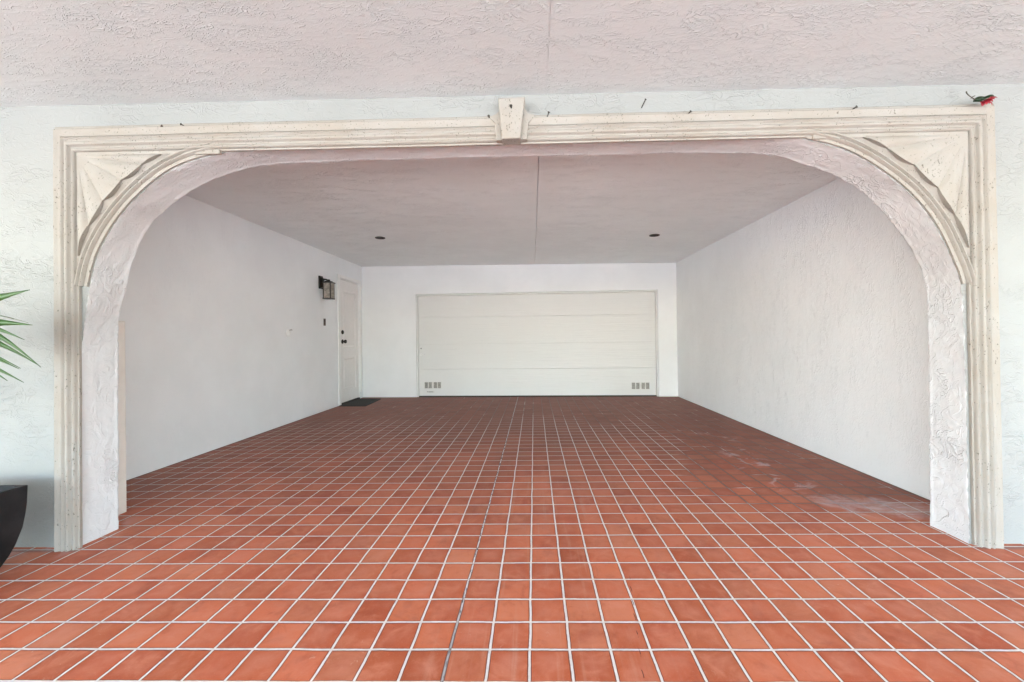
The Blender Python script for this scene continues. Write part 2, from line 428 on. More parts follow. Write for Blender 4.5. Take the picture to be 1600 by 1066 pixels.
# ------------------------------------------------------------------ arched wall
FRONT = [(-2.663, -.012), (-2.636, 1.096), (-2.611, 1.319), (-2.587, 1.483), (-2.544, 1.665), (-2.486, 1.787), (-2.402, 1.912), (-2.287, 2.037), (-2.142, 2.153),
         (-2.002, 2.222), (-1.787, 2.276), (-1.595, 2.297), (-1.20, 2.313), (-.701, 2.320), (-.068, 2.319), (.978, 2.314), (1.338, 2.300), (1.566, 2.276), (1.779, 2.211), (1.976, 2.090),
         (2.134, 1.951), (2.261, 1.778), (2.340, 1.604), (2.392, 1.446), (2.408, 1.170), (2.411, .611), (2.416, -.012)]
BACK = [(-2.655, -.012), (-2.648, 1.20), (-2.636, 1.38), (-2.594, 1.52), (-2.549, 1.700), (-2.478, 1.857), (-2.385, 1.985), (-2.181, 2.135), (-2.057, 2.200), (-1.751, 2.290),
        (-1.45, 2.308), (-1.096, 2.316), (.048, 2.321), (1.071, 2.316), (1.465, 2.296), (1.684, 2.237), (1.890, 2.152), (2.049, 2.042), (2.190, 1.893), (2.293, 1.757), (2.376, 1.609),
        (2.411, 1.490), (2.424, 1.341), (2.422, .9), (2.415, -.012)]
def catmull(P, k=14):
    out = []
    for i in range(len(P) - 1):
        p0, p1, p2, p3 = [Vector(P[max(0, min(len(P) - 1, j))]) for j in (i - 1, i, i + 1, i + 2)]
        d1 = (p2 - p0) / max((p2 - p0).length, 1e-6) * (p2 - p1).length; d2 = (p3 - p1) / max((p3 - p1).length, 1e-6) * (p2 - p1).length
        for q in range(k):
            t = q / k
            out.append((2*t**3 - 3*t**2 + 1) * p1 + (t**3 - 2*t**2 + t) * d1 + (-2*t**3 + 3*t**2) * p2 + (t**3 - t**2) * d2)
    out.append(Vector(P[-1])); return out
def resample(P, n):
    L = [0]
    for a, b in zip(P, P[1:]): L.append(L[-1] + (b - a).length)
    out = []; j = 0
    for i in range(n):
        s = L[-1] * i / (n - 1)
        while j < len(P) - 2 and L[j + 1] < s: j += 1
        t = (s - L[j]) / max(L[j + 1] - L[j], 1e-9); out.append(P[j].lerp(P[j + 1], min(t, 1)))
    return out
# straighten the parameter so that front and back points pair up: left foot, spring, crown, spring, right foot
NA, NW = 1000, 30
fr = resample(catmull(FRONT), NA); bk = resample(catmull(BACK), NA)
def relief(p):
    q = Vector((p.x * 10, p.y * 12, p.z * 10))
    w = mnoise.noise_vector(q * .9) * .9
    n1 = mnoise.noise(q + w)
    msk = max(0, min(1, (mnoise.noise(q * .35 + Vector((3, 1, 7))) + .12) * 4))
    rd = max(0, 1 - abs(n1) / .10)
    return .0012 * rd * msk + .0003 * max(0, min(1, n1 * 5 + .5)) + .0012 * mnoise.noise(q * 4)
aw = empty('arched_wall', (0, (YW + YJ) / 2, 0), 'white stucco front wall pierced by the wide flattened arch opening', 'wall')
wv = []; edge_f = []; edge_b = []
for i in range(NA):
    a, b = fr[i], bk[i]
    t = (fr[min(i + 1, NA - 1)] - fr[max(i - 1, 0)]).normalized(); nrm = Vector((t.y, 0, -t.x))     # towards the opening
    row = []
    for j in range(NW + 1):
        u = j / NW; q = a.lerp(b, u); p = Vector((q.x, YW + (YJ - YW) * u, q.y))
        wob = .006 * mnoise.noise(p * 5 + Vector((0, 0, 11))) + .0025 * mnoise.noise(p * 22)
        if j in (0, NW): wob += .0045 * mnoise.noise(p * 38) + .003 * mnoise.noise(p * 13)
        r = relief(p) * (1 if 0 < j < NW else .5)
        if NW - 2 <= j < NW: r += .002
        row.append(p + nrm * (wob + r))
    wv.append(row)
sof = MB()
sof.add([p for row in wv for p in row], [(i * (NW + 1) + j, i * (NW + 1) + j + 1, (i + 1) * (NW + 1) + j + 1, (i + 1) * (NW + 1) + j) for i in range(NA - 1) for j in range(NW)])
sof.build('arch_soffit', M['jamb'], aw, smooth=True, angle=80)
XW0, XW1, ZT = -6.2, 6.0, 2.95
fe = [row[0] for row in wv]; be = [row[-1] for row in wv]
def ring_face(mb, E, y):
    E = [Vector((p.x, y, p.z)) for p in E]
    n = len(E); il = max(range(n), key=lambda i: -abs(E[i].x + 2.0) - 5 * (i > n / 2)); ir = max(range(n), key=lambda i: -abs(E[i].x - 1.9) - 5 * (i < n / 2))
    zl, zr = E[il].z, E[ir].z
    mb.add([(XW0, y, -.012)] + E[:il + 1] + [(XW0, y, zl)], [tuple(range(il + 3))])
    mid = E[il:ir + 1]; mb.add([(XW0, y, zl)] + mid + [(XW1, y, zr), (XW1, y, ZT), (XW0, y, ZT)], [tuple(range(len(mid) + 4))])
    mb.add(E[ir:] + [(XW1, y, -.012), (XW1, y, zr)], [tuple(range(n - ir + 2))])
ff = MB(); ring_face(ff, fe, YW); ff.build('wall_front_face', M['front'], aw)
bf = MB(); ring_face(bf, be, YJ)
bf.add([(XW0, YW, ZT), (XW1, YW, ZT), (XW1, YJ, ZT), (XW0, YJ, ZT)], [(0, 1, 2, 3)])
for X in (XW0, XW1): bf.add([(X, YW, -.012), (X, YJ, -.012), (X, YJ, ZT), (X, YW, ZT)], [(0, 1, 2, 3)])
bf.build('wall_rear_face', M['side'], aw)

# ------------------------------------------------------------------ stone surround
ss_ = empty('stone_surround', (-.1, YW, 0), 'cream cast stone surround framing the arch, with shell corners', 'stone trim')
PROF = [(0, .002), (0, .030), (.004, .033), (.014, .033), (.018, .028), (.0205, .028), (.022, .049), (.026, .0525), (.033, .0515), (.043, .0475), (.054, .0455), (.062, .0455), (.0645, .0395),
        (.0665, .0395), (.069, .049), (.0735, .0515), (.078, .049), (.0805, .043), (.084, .041), (.088, .041), (.0905, .045), (.095, .049), (.101, .0505), (.107, .049), (.111, .043), (.1135, .034), (.118, .0315),
        (.1235, .0315), (.1255, .036), (.131, .0385), (.137, .036), (.140, .028), (.1415, .0185), (.145, .0165), (.150, .0165), (.150, .002)]
FXL, FXR, FZL, FZR = -2.750, 2.562, 2.432, 2.446
LEGL, LEGR, TOPW = .835, .95, 1.03
def frame_rows():
    """offset path of the moulding, four stations (left foot, two mitres, right foot), each row cut fine along its length"""
    vs = []; rows = []
    for w, d in PROF:
        row = []
        def add(a, b, n):
            for k in range(n): row.append(a.lerp(b, k / n))
        y = YW - (d if d < .03 else .03 + (d - .03) * 1.15); zl, zr = FZL - w, FZR - w
        wl, wr = w * LEGL, w * LEGR; zl, zr = FZL - w * TOPW, FZR - w * TOPW
        A = Vector((FXL + wl - .010, y, -.012)); B = Vector((FXL + wl, y, zl)); C_ = Vector((FXR - wr, y, zr)); D = Vector((FXR - wr + .008, y, -.012))
        add(A, B, 60); add(B, C_, 130); add(C_, D, 60); row.append(D); rows.append(row)
    return rows
rows = frame_rows(); mb = MB(); n = len(rows[0])
for r in rows:
    for k, p in enumerate(r):
        e = .0011 * mnoise.noise(p * 9) + .0006 * mnoise.noise(p * 45)
        p.y += e; p.x += .0012 * mnoise.noise(p * 6 + Vector((5, 5, 5)))
        if p.z > .05: p.z += .0016 * mnoise.noise(Vector((p.x * 2.2, 9, p.z)))
mb.add([p for r in rows for p in r], [(i * n + k, i * n + k + 1, (i + 1) * n + k + 1, (i + 1) * n + k) for i in range(len(rows) - 1) for k in range(n - 1)])
mb.build('frame_moulding', M['stone'], ss_, smooth=True, angle=50)

# keystone with chipped bevels and its two flanking blocks
KY = YW - .092
k = MB(); bv = .007
outer = [(-.166, 2.281), (-.061, 2.284), (-.033, 2.511), (-.185, 2.508)]
cxk, czk = -.111, 2.40
inner = [(cxk + (x - cxk) * .93, czk + (z - czk) * .955) for x, z in outer]
k.add([(x, YW - .004, z) for x, z in outer] + [(x, KY + bv, z) for x, z in outer] + [(x, KY, z) for x, z in inner],
      [(0, 1, 5, 4), (1, 2, 6, 5), (2, 3, 7, 6), (3, 0, 4, 7), (4, 5, 9, 8), (5, 6, 10, 9), (6, 7, 11, 10), (7, 4, 8, 11), (8, 9, 10, 11), (3, 2, 1, 0)])
k.build('keystone', M['stone'], ss_, bevel=.004)
lf = [(-.150, 2.290), (-.150, 2.468), (-.179, 2.468), (-.183, 2.452), (-.196, 2.438), (-.214, 2.429), (-.232, 2.424), (-.235, 2.412), (-.222, 2.402), (-.207, 2.390), (-.203, 2.376), (-.205, 2.340), (-.199, 2.289)]
rf = [(-.080, 2.291), (-.026, 2.292), (-.022, 2.340), (-.018, 2.372), (-.010, 2.392), (.006, 2.404), (.018, 2.412), (.018, 2.428), (.000, 2.432), (-.018, 2.440), (-.030, 2.456), (-.036, 2.470), (-.080, 2.470)]
MB().prism_xz(lf, YW - .057, YW - .004).build('keystone_flank', M['stone'], ss_, bevel=.003)
MB().prism_xz(rf, YW - .057, YW - .004).build('keystone_flank', M['stone'], ss_, bevel=.003)

# arch mouldings and shell corners
fpath = [Vector((p.x, 0, p.z)) for p in fe]
smooth_fr = [Vector((p.x, 0, p.y)) for p in fr]
APROF = [(.004, .002), (.004, .012), (.016, .015), (.020, .015), (.0225, .027), (.028, .035), (.034, .033), (.038, .018), (.042, .017), (.0445, .029), (.0495, .038), (.056, .036), (.060, .024), (.061, .002)]
def arch_moulding(i0, i1):
    mb = MB(); m_ = i1 - i0 + 1
    for w, d in APROF:
        for i in range(i0, i1 + 1):
            t = (smooth_fr[min(i + 3, NA - 1)] - smooth_fr[max(i - 3, 0)]).normalized(); nr = Vector((-t.z, 0, t.x))   # away from the opening
            p = smooth_fr[i] + nr * w
            mb.v.append(Vector((p.x, YW - d + .0008 * mnoise.noise(p * 12), p.z)))
    K = len(APROF)
    mb.f += [(a * m_ + q, a * m_ + q + 1, (a + 1) * m_ + q + 1, (a + 1) * m_ + q) for a in range(K - 1) for q in range(m_ - 1)]
    mb.f += [tuple(a * m_ for a in range(K)), tuple(a * m_ + m_ - 1 for a in reversed(range(K)))]
    return mb
def first(cond, rng): return next(i for i in rng if cond(smooth_fr[i]))
iL0 = first(lambda p: p.z > 1.505, range(NA)); iL1 = first(lambda p: p.x > -1.760, range(NA))
iR0 = first(lambda p: p.x > 1.545, range(NA)); iR1 = first(lambda p: p.z < 1.452, range(iR0 + 50, NA))
arch_moulding(iL0, iL1).build('arch_moulding', M['stone'], ss_, smooth=True, angle=50)
arch_moulding(iR0, iR1).build('arch_moulding', M['stone'], ss_, smooth=True, angle=50)

def arch_offset(i, w):
    t = (smooth_fr[min(i + 3, NA - 1)] - smooth_fr[max(i - 3, 0)]).normalized(); return smooth_fr[i] + Vector((-t.z, 0, t.x)) * w
def spandrel(side):
    cx_, cz_ = (FXL + .145 * LEGL, FZL - .147 * TOPW) if side < 0 else (FXR - .145 * LEGR, FZR - .147 * TOPW)
    rng = range(iL0, iL1 + 1) if side < 0 else range(iR0, iR1 + 1)
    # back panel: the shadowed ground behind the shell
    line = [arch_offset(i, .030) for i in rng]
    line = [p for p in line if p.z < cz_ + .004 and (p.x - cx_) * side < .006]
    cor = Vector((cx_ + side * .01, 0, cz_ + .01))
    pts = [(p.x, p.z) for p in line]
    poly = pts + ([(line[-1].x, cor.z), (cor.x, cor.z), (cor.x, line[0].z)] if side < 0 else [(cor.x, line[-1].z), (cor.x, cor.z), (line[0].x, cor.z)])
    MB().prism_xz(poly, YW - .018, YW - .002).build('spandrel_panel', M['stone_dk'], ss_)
    # fillet under the top moulding
    x0, x1 = sorted((cx_, -1.79 if side < 0 else 1.575))
    MB().prism_xz([(x0, cz_ - .019), (x1, cz_ - .019), (x1, cz_ + .006), (x0, cz_ + .006)], YW - .026, YW - .003).build('spandrel_fillet', M['stone'], ss_, bevel=.004)
    # polar table of the moulding's outer line
    apex = Vector((cx_, 0, cz_ - .010))
    tab = []
    for i in rng:
        p = arch_offset(i, .061); q = p - apex; th = math.atan2(-q.z, -side * q.x); tab.append((th, q.length))
    tab.sort()
    def rad(th):
        for (a, ra), (b, rb) in zip(tab, tab[1:]):
            if a <= th <= b: return ra + (rb - ra) * (th - a) / max(b - a, 1e-9)
        return tab[0][1] if th < tab[0][0] else tab[-1][1]
    cusps = [R(.5), R(9.2), R(29.3), R(60), R(80), R(89.3)]
    mb = MB(); NT, NR = 180, 26; front = []; 
    for a in range(NT + 1):
        th = cusps[0] + (cusps[-1] - cusps[0]) * a / NT
        li = max(j for j in range(len(cusps) - 1) if th >= cusps[j] - 1e-9); ph = (th - cusps[li]) / (cusps[li + 1] - cusps[li]); ph = min(max(ph, 0), 1)
        lobe = math.sin(math.pi * ph) ** .8
        Rm = rad(th)
        Ro = min(Rm * .965 - .046 + .030 * lobe * (1 if 1 <= li <= 3 else .5), .70 + .012 * lobe if th < R(45) else .66 + .012 * lobe)
        dirv = Vector((-side * math.cos(th), 0, -math.sin(th)))
        r0 = .075 / max(math.cos(th - R(45)), .5) * .72 + .012
        row = []
        for b in range(NR + 1):
            u = b / NR; r = r0 + (Ro - r0) * u
            d = .0235 + .003 * u + .020 * lobe * min(1, u * 1.5)  + .001 * mnoise.noise(Vector((th * 30, r * 40, side)))
            p = apex + dirv * r; row.append(Vector((p.x, YW - d, p.z)))
        p = apex + dirv * (Ro - .004); row.append(Vector((p.x, YW - .015, p.z)))
        front.append(row)
    w_ = NR + 2
    mb.add([p for r in front for p in r], [(i * w_ + j, i * w_ + j + 1, (i + 1) * w_ + j + 1, (i + 1) * w_ + j) for i in range(NT) for j in range(w_ - 1)])
    # flat plate cutting off the corner at the root of the flutes
    a_, b_ = .112, .112
    tri = [(cx_, cz_ - .010), (cx_, cz_ - .010 - b_), (cx_ - side * a_, cz_ - .010)]
    if side > 0: tri = tri[::-1]
    mb.prism_xz(tri, YW - .024, YW - .004)
    mb.build('shell_corner', M['stone'], ss_, smooth=True, angle=50)
spandrel(-1); spandrel(1)

# ------------------------------------------------------------------ ceilings
pc = MB(); jx = .086
for a, b in ((-13, jx - .0011), (jx + .0011, 13)): pc.box(a, b, -6.0, YW, ZOUT, ZOUT + .22)  # unseen rear and side reach, sized to hold light off the front wall
pc.box(jx - .03, jx + .03, -6.0, YW, ZOUT + .006, ZOUT + .20)
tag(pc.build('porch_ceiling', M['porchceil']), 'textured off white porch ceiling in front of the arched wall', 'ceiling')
bc = MB(); gap = .0023
def jb(y): return .055 - (y - 3.3) * .0045
def slab(x0f, x1f, y0, y1, dz):
    vs = []
    for zadd in (dz, .15):
        for (xf, y) in ((x0f, y0), (x1f, y0), (x1f, y1), (x0f, y1)):
            x = xf(y); yy = y if y < 8 else yb(x) - .001
            vs.append((x, yy, zc(x) + zadd))
    bc.add(vs, [(0, 3, 2, 1), (4, 5, 6, 7), (0, 1, 5, 4), (1, 2, 6, 5), (2, 3, 7, 6), (3, 0, 4, 7)])
YC = 5.84
L_, Rr_ = (lambda y: XL - .1), (lambda y: XR + .1)
slab(L_, lambda y: jb(y) - gap, YJ + .001, YC, 0); slab(lambda y: jb(y) + gap, Rr_, YJ + .001, YC, 0)
slab(L_, lambda y: jb(y) - gap, YC + .002, 9, .004); slab(lambda y: jb(y) + gap, Rr_, YC + .002, 9, .004)
bc.box(-.05, .15, YJ + .01, 8.1, 2.70, 2.76)
tag(bc.build('bay_ceiling', M['bayceil']), 'textured greyish ceiling inside the parking bay with two recessed lights', 'ceiling')

# ------------------------------------------------------------------ bay walls
DY0, DY1, DZ = 7.475, 8.300, 2.305                      # side door leaf opening
lw = MB()
lw.box(XL - .22, XL, YJ, DY0, -.01, 2.9); lw.box(XL - .22, XL, DY0, DY1, DZ, 2.9); lw.box(XL - .22, XL, DY1, 8.9, -.01, 2.9)
tag(lw.build('bay_side_wall', M['side']), 'off white stucco side wall holding the entry door and lantern', 'wall')
tag(MB().box(XR, XR + .22, YJ, 8.9, -.01, 2.9).build('bay_side_wall', M['side']), 'bare off white stucco side wall opposite the entry door', 'wall')
GX0, GX1, GZ = -2.392, 2.420, 2.084
bw = MB()
bw.box(XL + .001, GX0, 0, .24, -.01, 2.75); bw.box(GX1, XR - .001, 0, .24, -.01, 2.75); bw.box(GX0, GX1, 0, .24, GZ, 2.75)
bw.shear(yb)
tag(bw.build('back_wall', M['back']), 'plain white back wall around the wide garage door', 'wall')
tag(MB().box(-2.985, -2.868, YJ + .002, 2.872, -.006, 1.335).build('low_pilaster', M['beige'], bevel=.006), 'half height beige board pier just behind the left arch jamb', 'pier')

# ------------------------------------------------------------------ garage door
gd = empty('garage_door', (0, yb(0), 0), 'wide white sectional garage door closed in the back wall', 'garage door')
ft = MB(); fw = .030
ft.box(GX0 + .006, GX0 + fw, .018, .10, 0, GZ - .008); ft.box(GX1 - fw, GX1 - .006, .018, .10, 0, GZ - .008); ft.box(GX0 + fw, GX1 - fw, .018, .10, GZ - fw, GZ - .008)
ft.shear(yb).build('door_frame', M['trim'], gd, bevel=.003)
gk = MB(); gk.box(GX0 + fw, GX1 - fw, .085, .12, .004, GZ - fw); gk.shear(yb).build('door_backing', M['ventframe'], gd)
sz = [.022, .560, 1.068, 1.612, GZ - fw - .008]
for a, b in zip(sz, sz[1:]):
    s_ = MB(); s_.box(GX0 + fw + .008, GX1 - fw - .008, .040, .084, a + .0010, b - .0010)
    s_.shear(yb).build('door_section', M['garage'], gd, bevel=.002)
rb = MB(); rb.box(GX0 + fw + .006, GX1 - fw - .006, .036, .084, .001, .021); rb.shear(yb).build('bottom_seal', M['rubber'], gd)
def grille(x0, z0, w, h, seed):
    rr = random.Random(seed)
    fr_ = MB(); fr_.box(x0, x0 + w, .0375, .041, z0, z0 + h); f_ = fr_.shear(yb).build('vent_frame', M['ventframe'], gd)
    pw = w / 5.4
    for q in range(4):
        px = x0 + .006 + q * (w - .012) / 4 + (.020 if q > 1 else 0)
        g_ = MB()
        nb = 7
        for t in range(nb):
            za = z0 + .008 + t * (h - .016) / nb
            g_.add([(px, .0375, za), (px + pw, .0375, za), (px + pw, .0300, za + .004), (px, .0300, za + .004), (px + pw, .0375, za + (h - .016) / nb * .86), (px, .0375, za + (h - .016) / nb * .86)],
                   [(0, 1, 2, 3), (3, 2, 4, 5)])
        g_.shear(yb).build('vent_louvre', M['vent'], f_)
grille(-2.240, .172, .345, .135, 1); grille(1.902, .136, .350, .140, 2)
st = MB(); st.box(-2.198, -2.036, .036, .0405, .084, .126); sto = st.shear(yb).build('small_plate', M['ventframe'], gd)
sb = MB()
for x, w in ((-2.188, .028), (-2.150, .018), (-2.126, .018), (-2.102, .018), (-2.078, .014)): sb.box(x, x + w, .0345, .0362, .094, .117)
sb.shear(yb).build('plate_slot', M['grey'], sto)
h_ = MB(); h_.box(-2.332, -2.285, .034, .041, .835, .885); h_.tube([(-2.315, .030, .868), (-2.315, .012, .868), (-2.225, .012, .858)], .0065)
h_.shear(yb).build('door_handle', M['trim'], gd)
lk = MB(); lk.lathe([(.016, .041), (.016, .030), (.010, .027)], 'y', (-2.302, 0, .985), 14); lk.shear(yb).build('door_lock', M['grey'], gd)

# ------------------------------------------------------------------ entry door
ed = empty('entry_door', (XL, (DY0 + DY1) / 2, 0), 'white two panel entry door near the back corner', 'door')
cs = MB(); cw = .085
cs.box(XL, XL + .016, DY0 - cw, DY0, -.004, DZ + .062); cs.box(XL, XL + .020, DY1, DY1 + .075, .135, DZ + .062); cs.box(XL, XL + .020, DY0, DY1, DZ, DZ + .062)
cs.box(XL - .10, XL, DY0, DY0 + .014, 0, DZ); cs.box(XL - .10, XL, DY1 - .014, DY1, 0, DZ); cs.box(XL - .10, XL, DY0 + .014, DY1 - .014, DZ - .014, DZ)
cs.build('door_casing', M['trim'], ed, bevel=.004)
xa = XL - .014                                            # face of the leaf
y0, y1, z0, z1 = DY0 + .017, DY1 - .017, .030, DZ - .018
lv = MB(); lv.box(xa - .05, xa - .013, y0, y1, z0, z1)
pan = [(y0 + .13, y1 - .13, 1.02, z1 - .19), (y0 + .13, y1 - .13, .25, .86)]
# stiles and rails stand proud of the sunk panels
lv.box(xa - .013, xa, y0, pan[0][0], z0, z1); lv.box(xa - .013, xa, pan[0][1], y1, z0, z1)
for za, zb in ((z0, .25), (.86, 1.02), (pan[0][3], z1)): lv.box(xa - .013, xa, pan[0][0], pan[0][1], za, zb)
lf_ = lv.build('door_leaf', M['door'], ed)
for (ya, yb_, za, zb) in pan:
    p = MB(); i_ = .028; e_ = .050
    lo, hi = xa - .0125, xa - .001
    p.add([(lo, ya + i_, za + i_), (lo, yb_ - i_, za + i_), (lo, yb_ - i_, zb - i_), (lo, ya + i_, zb - i_), (hi, ya + e_, za + e_), (hi, yb_ - e_, za + e_), (hi, yb_ - e_, zb - e_), (hi, ya + e_, zb - e_)],
          [(0, 1, 5, 4), (1, 2, 6, 5), (2, 3, 7, 6), (3, 0, 4, 7), (4, 5, 6, 7)])
    p.build('raised_panel', M['door'], lf_)
MB().lathe([(.038, xa - .004), (.039, xa + .012), (.030, xa + .022), (.014, xa + .026)], 'x', (0, y0 + .098, 1.322), 20).build('deadbolt', M['bronze'], lf_, smooth=True)
MB().lathe([(.040, xa - .004), (.040, xa + .008), (.016, xa + .012), (.014, xa + .034), (.032, xa + .044), (.037, xa + .060), (.030, xa + .074), (.008, xa + .080)], 'x', (0, y0 + .098, 1.150), 20).build('door_knob', M['bronze'], lf_, smooth=True)
MB().box(XL - .10, XL + .012, DY0 + .014, DY1 - .014, -.004, .024).build('threshold', M['black'], ed)

dm = MB()
dm.add([(XL + .03, 7.335, 0.001), (-2.992, 7.300, .001), (-3.030, 8.150, .001), (XL + .03, 8.190, .001), (XL + .034, 7.340, .014), (-2.998, 7.306, .014), (-3.036, 8.145, .014), (XL + .034, 8.185, .014)],
       [(0, 3, 2, 1), (4, 5, 6, 7), (0, 1, 5, 4), (1, 2, 6, 5), (2, 3, 7, 6), (3, 0, 4, 7)])
tag(dm.build('door_mat', M['mat']), 'black rectangular mat lying in front of the entry door', 'mat')

# ------------------------------------------------------------------ wall lantern
ly = 6.790
wl = empty('wall_lantern', (XL, ly, 2.10), 'dark bronze box lantern with amber panes beside the entry door', 'lantern')
MB().box(XL, XL + .022, ly - .058, ly + .058, 2.025, 2.238).build('wall_plate', M['bronze'], wl, bevel=.005)
bx0, bx1, by0, by1, bz0, bz1 = XL + .078, XL + .206, ly - .070, ly + .070, 1.872, 2.120
ar = MB(); ar.tube([(XL + .02, ly, 2.165), (XL + .06, ly, 2.185), (XL + .10, ly, 2.180), ((bx0 + bx1) / 2, ly, 2.155)], .014)
ar.box(XL + .02, XL + .06, ly - .025, ly + .025, 2.05, 2.20); ar.build('lantern_arm', M['bronze'], wl)
cp = MB(); cxm = (bx0 + bx1) / 2
cp.box(bx0 - .012, bx1 + .012, by0 - .012, by1 + .012, bz1 - .004, bz1 + .014); cp.box(bx0 + .02, bx1 - .02, by0 + .02, by1 - .02, bz1 + .014, bz1 + .034)
cp.lathe([(.024, bz1 + .034), (.024, bz1 + .052), (.016, bz1 + .060)], 'z', (cxm, ly, 0), 14)
cp.build('lantern_cap', M['bronze'], wl, bevel=.003)
fm = MB(); t_ = .014
for x in (bx0, bx1 - t_):
    for y in (by0, by1 - t_): fm.box(x, x + t_, y, y + t_, bz0, bz1 - .004)
fm.box(bx0 - .004, bx1 + .004, by0 - .004, by1 + .004, bz0 - .018, bz0); fm.build('lantern_frame', M['bronze'], wl, bevel=.002)
for nm in ((bx0 + t_, bx1 - t_, by0 + .003, by0 + .007), (bx0 + t_, bx1 - t_, by1 - .007, by1 - .003), (bx0 + .003, bx0 + .007, by0 + t_, by1 - t_), (bx1 - .007, bx1 - .003, by0 + t_, by1 - t_)):
    MB().box(*nm, bz0, bz1 - .004).build('lantern_pane', M['pane'], wl)

sw = empty('wall_switch', (XL, 6.919, 1.48), 'small brown two button switch plate below the lantern', 'switch')
MB().box(XL, XL + .007, 6.886, 6.950, 1.424, 1.542).build('switch_plate', M['brown'], sw, bevel=.002)
for z in (1.450, 1.490): MB().box(XL + .007, XL + .013, 6.903, 6.933, z, z + .026).build('switch_button', M['iron'], sw, bevel=.002)
wc = empty('round_fitting', (XL, 5.88, 1.30), 'small round white capped fitting on the side wall', 'wall fitting')
MB().lathe([(.052, XL), (.050, XL + .010), (.036, XL + .020), (.010, XL + .024)], 'x', (0, 5.88, 1.292), 20).build('cap_disc', M['trim'], wc, smooth=True)
MB().tube([(XL + .015, 5.885, 1.325), (XL + .035, 5.900, 1.338), (XL + .038, 5.915, 1.332)], .008).build('cap_spout', M['grey'], wc)

# ------------------------------------------------------------------ recessed ceiling lights
def downlight(x, y, label):
    z = zc(x) + (0 if y < YC else .004)
    o = empty('recessed_light', (x, y, z), label, 'ceiling light', 'recessed lights in the bay ceiling')
    MB().lathe([(.060, z + .001), (.072, z - .003), (.070, z - .010), (.056, z - .010), (.050, z - .004)], 'z', (x, y, 0), 28).build('light_rim', M['canrim'], o, smooth=True)
    MB().lathe([(.050, z - .0045), (.030, z - .006), (.005, z - .006)], 'z', (x, y, 0), 24).build('light_lens', M['can'], o)
downlight(-2.215, 5.99, 'dark recessed ceiling light nearer the entry door wall')
downlight(1.725, 5.93, 'dark recessed ceiling light nearer the bare side wall')

# ------------------------------------------------------------------ nails left in the stone
def nail(p, tip, label, r=.0045):
    """p: where the shank leaves the surface; tip: its free end"""
    p, tip = Vector(p), Vector(tip); mb = MB()
    d = (p - tip).normalized()
    r *= .95
    mb.tube([p - d * -.012, p, tip], [r * .8, r * .8, r * .8], 8)
    mb.tube([tip, tip - d * .003], [r * 1.7, r * 1.7], 10)
    tag(mb.build('nail', M['iron']), label, 'nail', 'old nails left in the stone surround')
fy = YW - .036; wy_ = YW - .002
nail((-2.086, fy, 2.404), (-2.097, fy - .022, 2.410), 'short dark nail leftmost on the top stone moulding')
nail((-1.954, fy, 2.401), (-1.985, fy - .022, 2.417), 'long slanted nail second from the left on the top moulding', .0038)
nail((-.237, fy - .015, 2.420), (-.238, fy - .026, 2.423), 'stubby nail in the moulding just left of the keystone')
nail((-.110, KY + .002, 2.449), (-.111, KY - .014, 2.453), 'dark nail in the face of the keystone', .005)
nail((.088, fy, 2.418), (.097, fy - .024, 2.437), 'nail in the moulding just right of the keystone', .0038)
nail((.629, wy_, 2.487), (.642, wy_ - .030, 2.512), 'thin slanted nail in the white wall above the moulding', .0035)
nail((.862, fy, 2.408), (.882, fy - .025, 2.424), 'slanted nail in the moulding midway along its right half', .0042)
nail((1.780, fy, 2.426), (1.789, fy - .022, 2.431), 'short nail on the top moulding nearest the red flower')

# ------------------------------------------------------------------ red flower tucked on the frame corner
fl = empty('red_flower', (2.43, YF - .02, 2.44), 'wilted red artificial flower with wire stem on the stone frame corner', 'flower')
yf = YF - .016
MB().tube([(2.362, yf - .01, 2.489), (2.362, yf - .012, 2.478), (2.376, yf - .012, 2.464), (2.396, yf - .010, 2.452), (2.414, yf - .008, 2.442)], [.0032, .0028, .0022, .0024, .004], 8).build('flower_stem', M['stem'], fl, smooth=True)
tw = MB(); tw.tube([(2.384, yf - .012, 2.450), (2.391, yf - .013, 2.458), (2.403, yf - .014, 2.463)], [.0022, .003, .0024], 6); tw.build('stem_twig', M['stem'], fl)
def blade(mb, base, tip, w, nrm, bend=.0, n=7, cup=.25):
    base, tip, nrm = Vector(base), Vector(tip), Vector(nrm).normalized()
    ax = tip - base; sd_ = ax.normalized().cross(nrm).normalized(); o = len(mb.v)
    for i in range(n + 1):
        t = i / n; c = base + ax * t + nrm * bend * math.sin(math.pi * t)
        ww = w * (math.sin(math.pi * min(.98, .12 + .86 * t)) ** .7) * (1 if t < .97 else .12)
        mb.v += [c - sd_ * ww + nrm * ww * cup, c, c + sd_ * ww + nrm * ww * cup]
    for i in range(n):
        a = o + i * 3; mb.f += [(a, a + 1, a + 4, a + 3), (a + 1, a + 2, a + 5, a + 4)]
sp_ = MB()
blade(sp_, (2.402, yf - .004, 2.438), (2.436, yf - .016, 2.424), .011, (0, -1, .3), .006)
blade(sp_, (2.404, yf - .008, 2.443), (2.468, yf - .010, 2.446), .012, (0, -1, .5), .008)
blade(sp_, (2.430, yf - .010, 2.436), (2.504, yf - .014, 2.461), .009, (.2, -1, .4), .010)
blade(sp_, (2.440, yf - .020, 2.438), (2.490, yf - .026, 2.452), .006, (.2, -1, .2), .008)
so = sp_.build('green_leaf', M['sepal'], fl, smooth=True); so.modifiers.new('s', 'SOLIDIFY').thickness = .0012
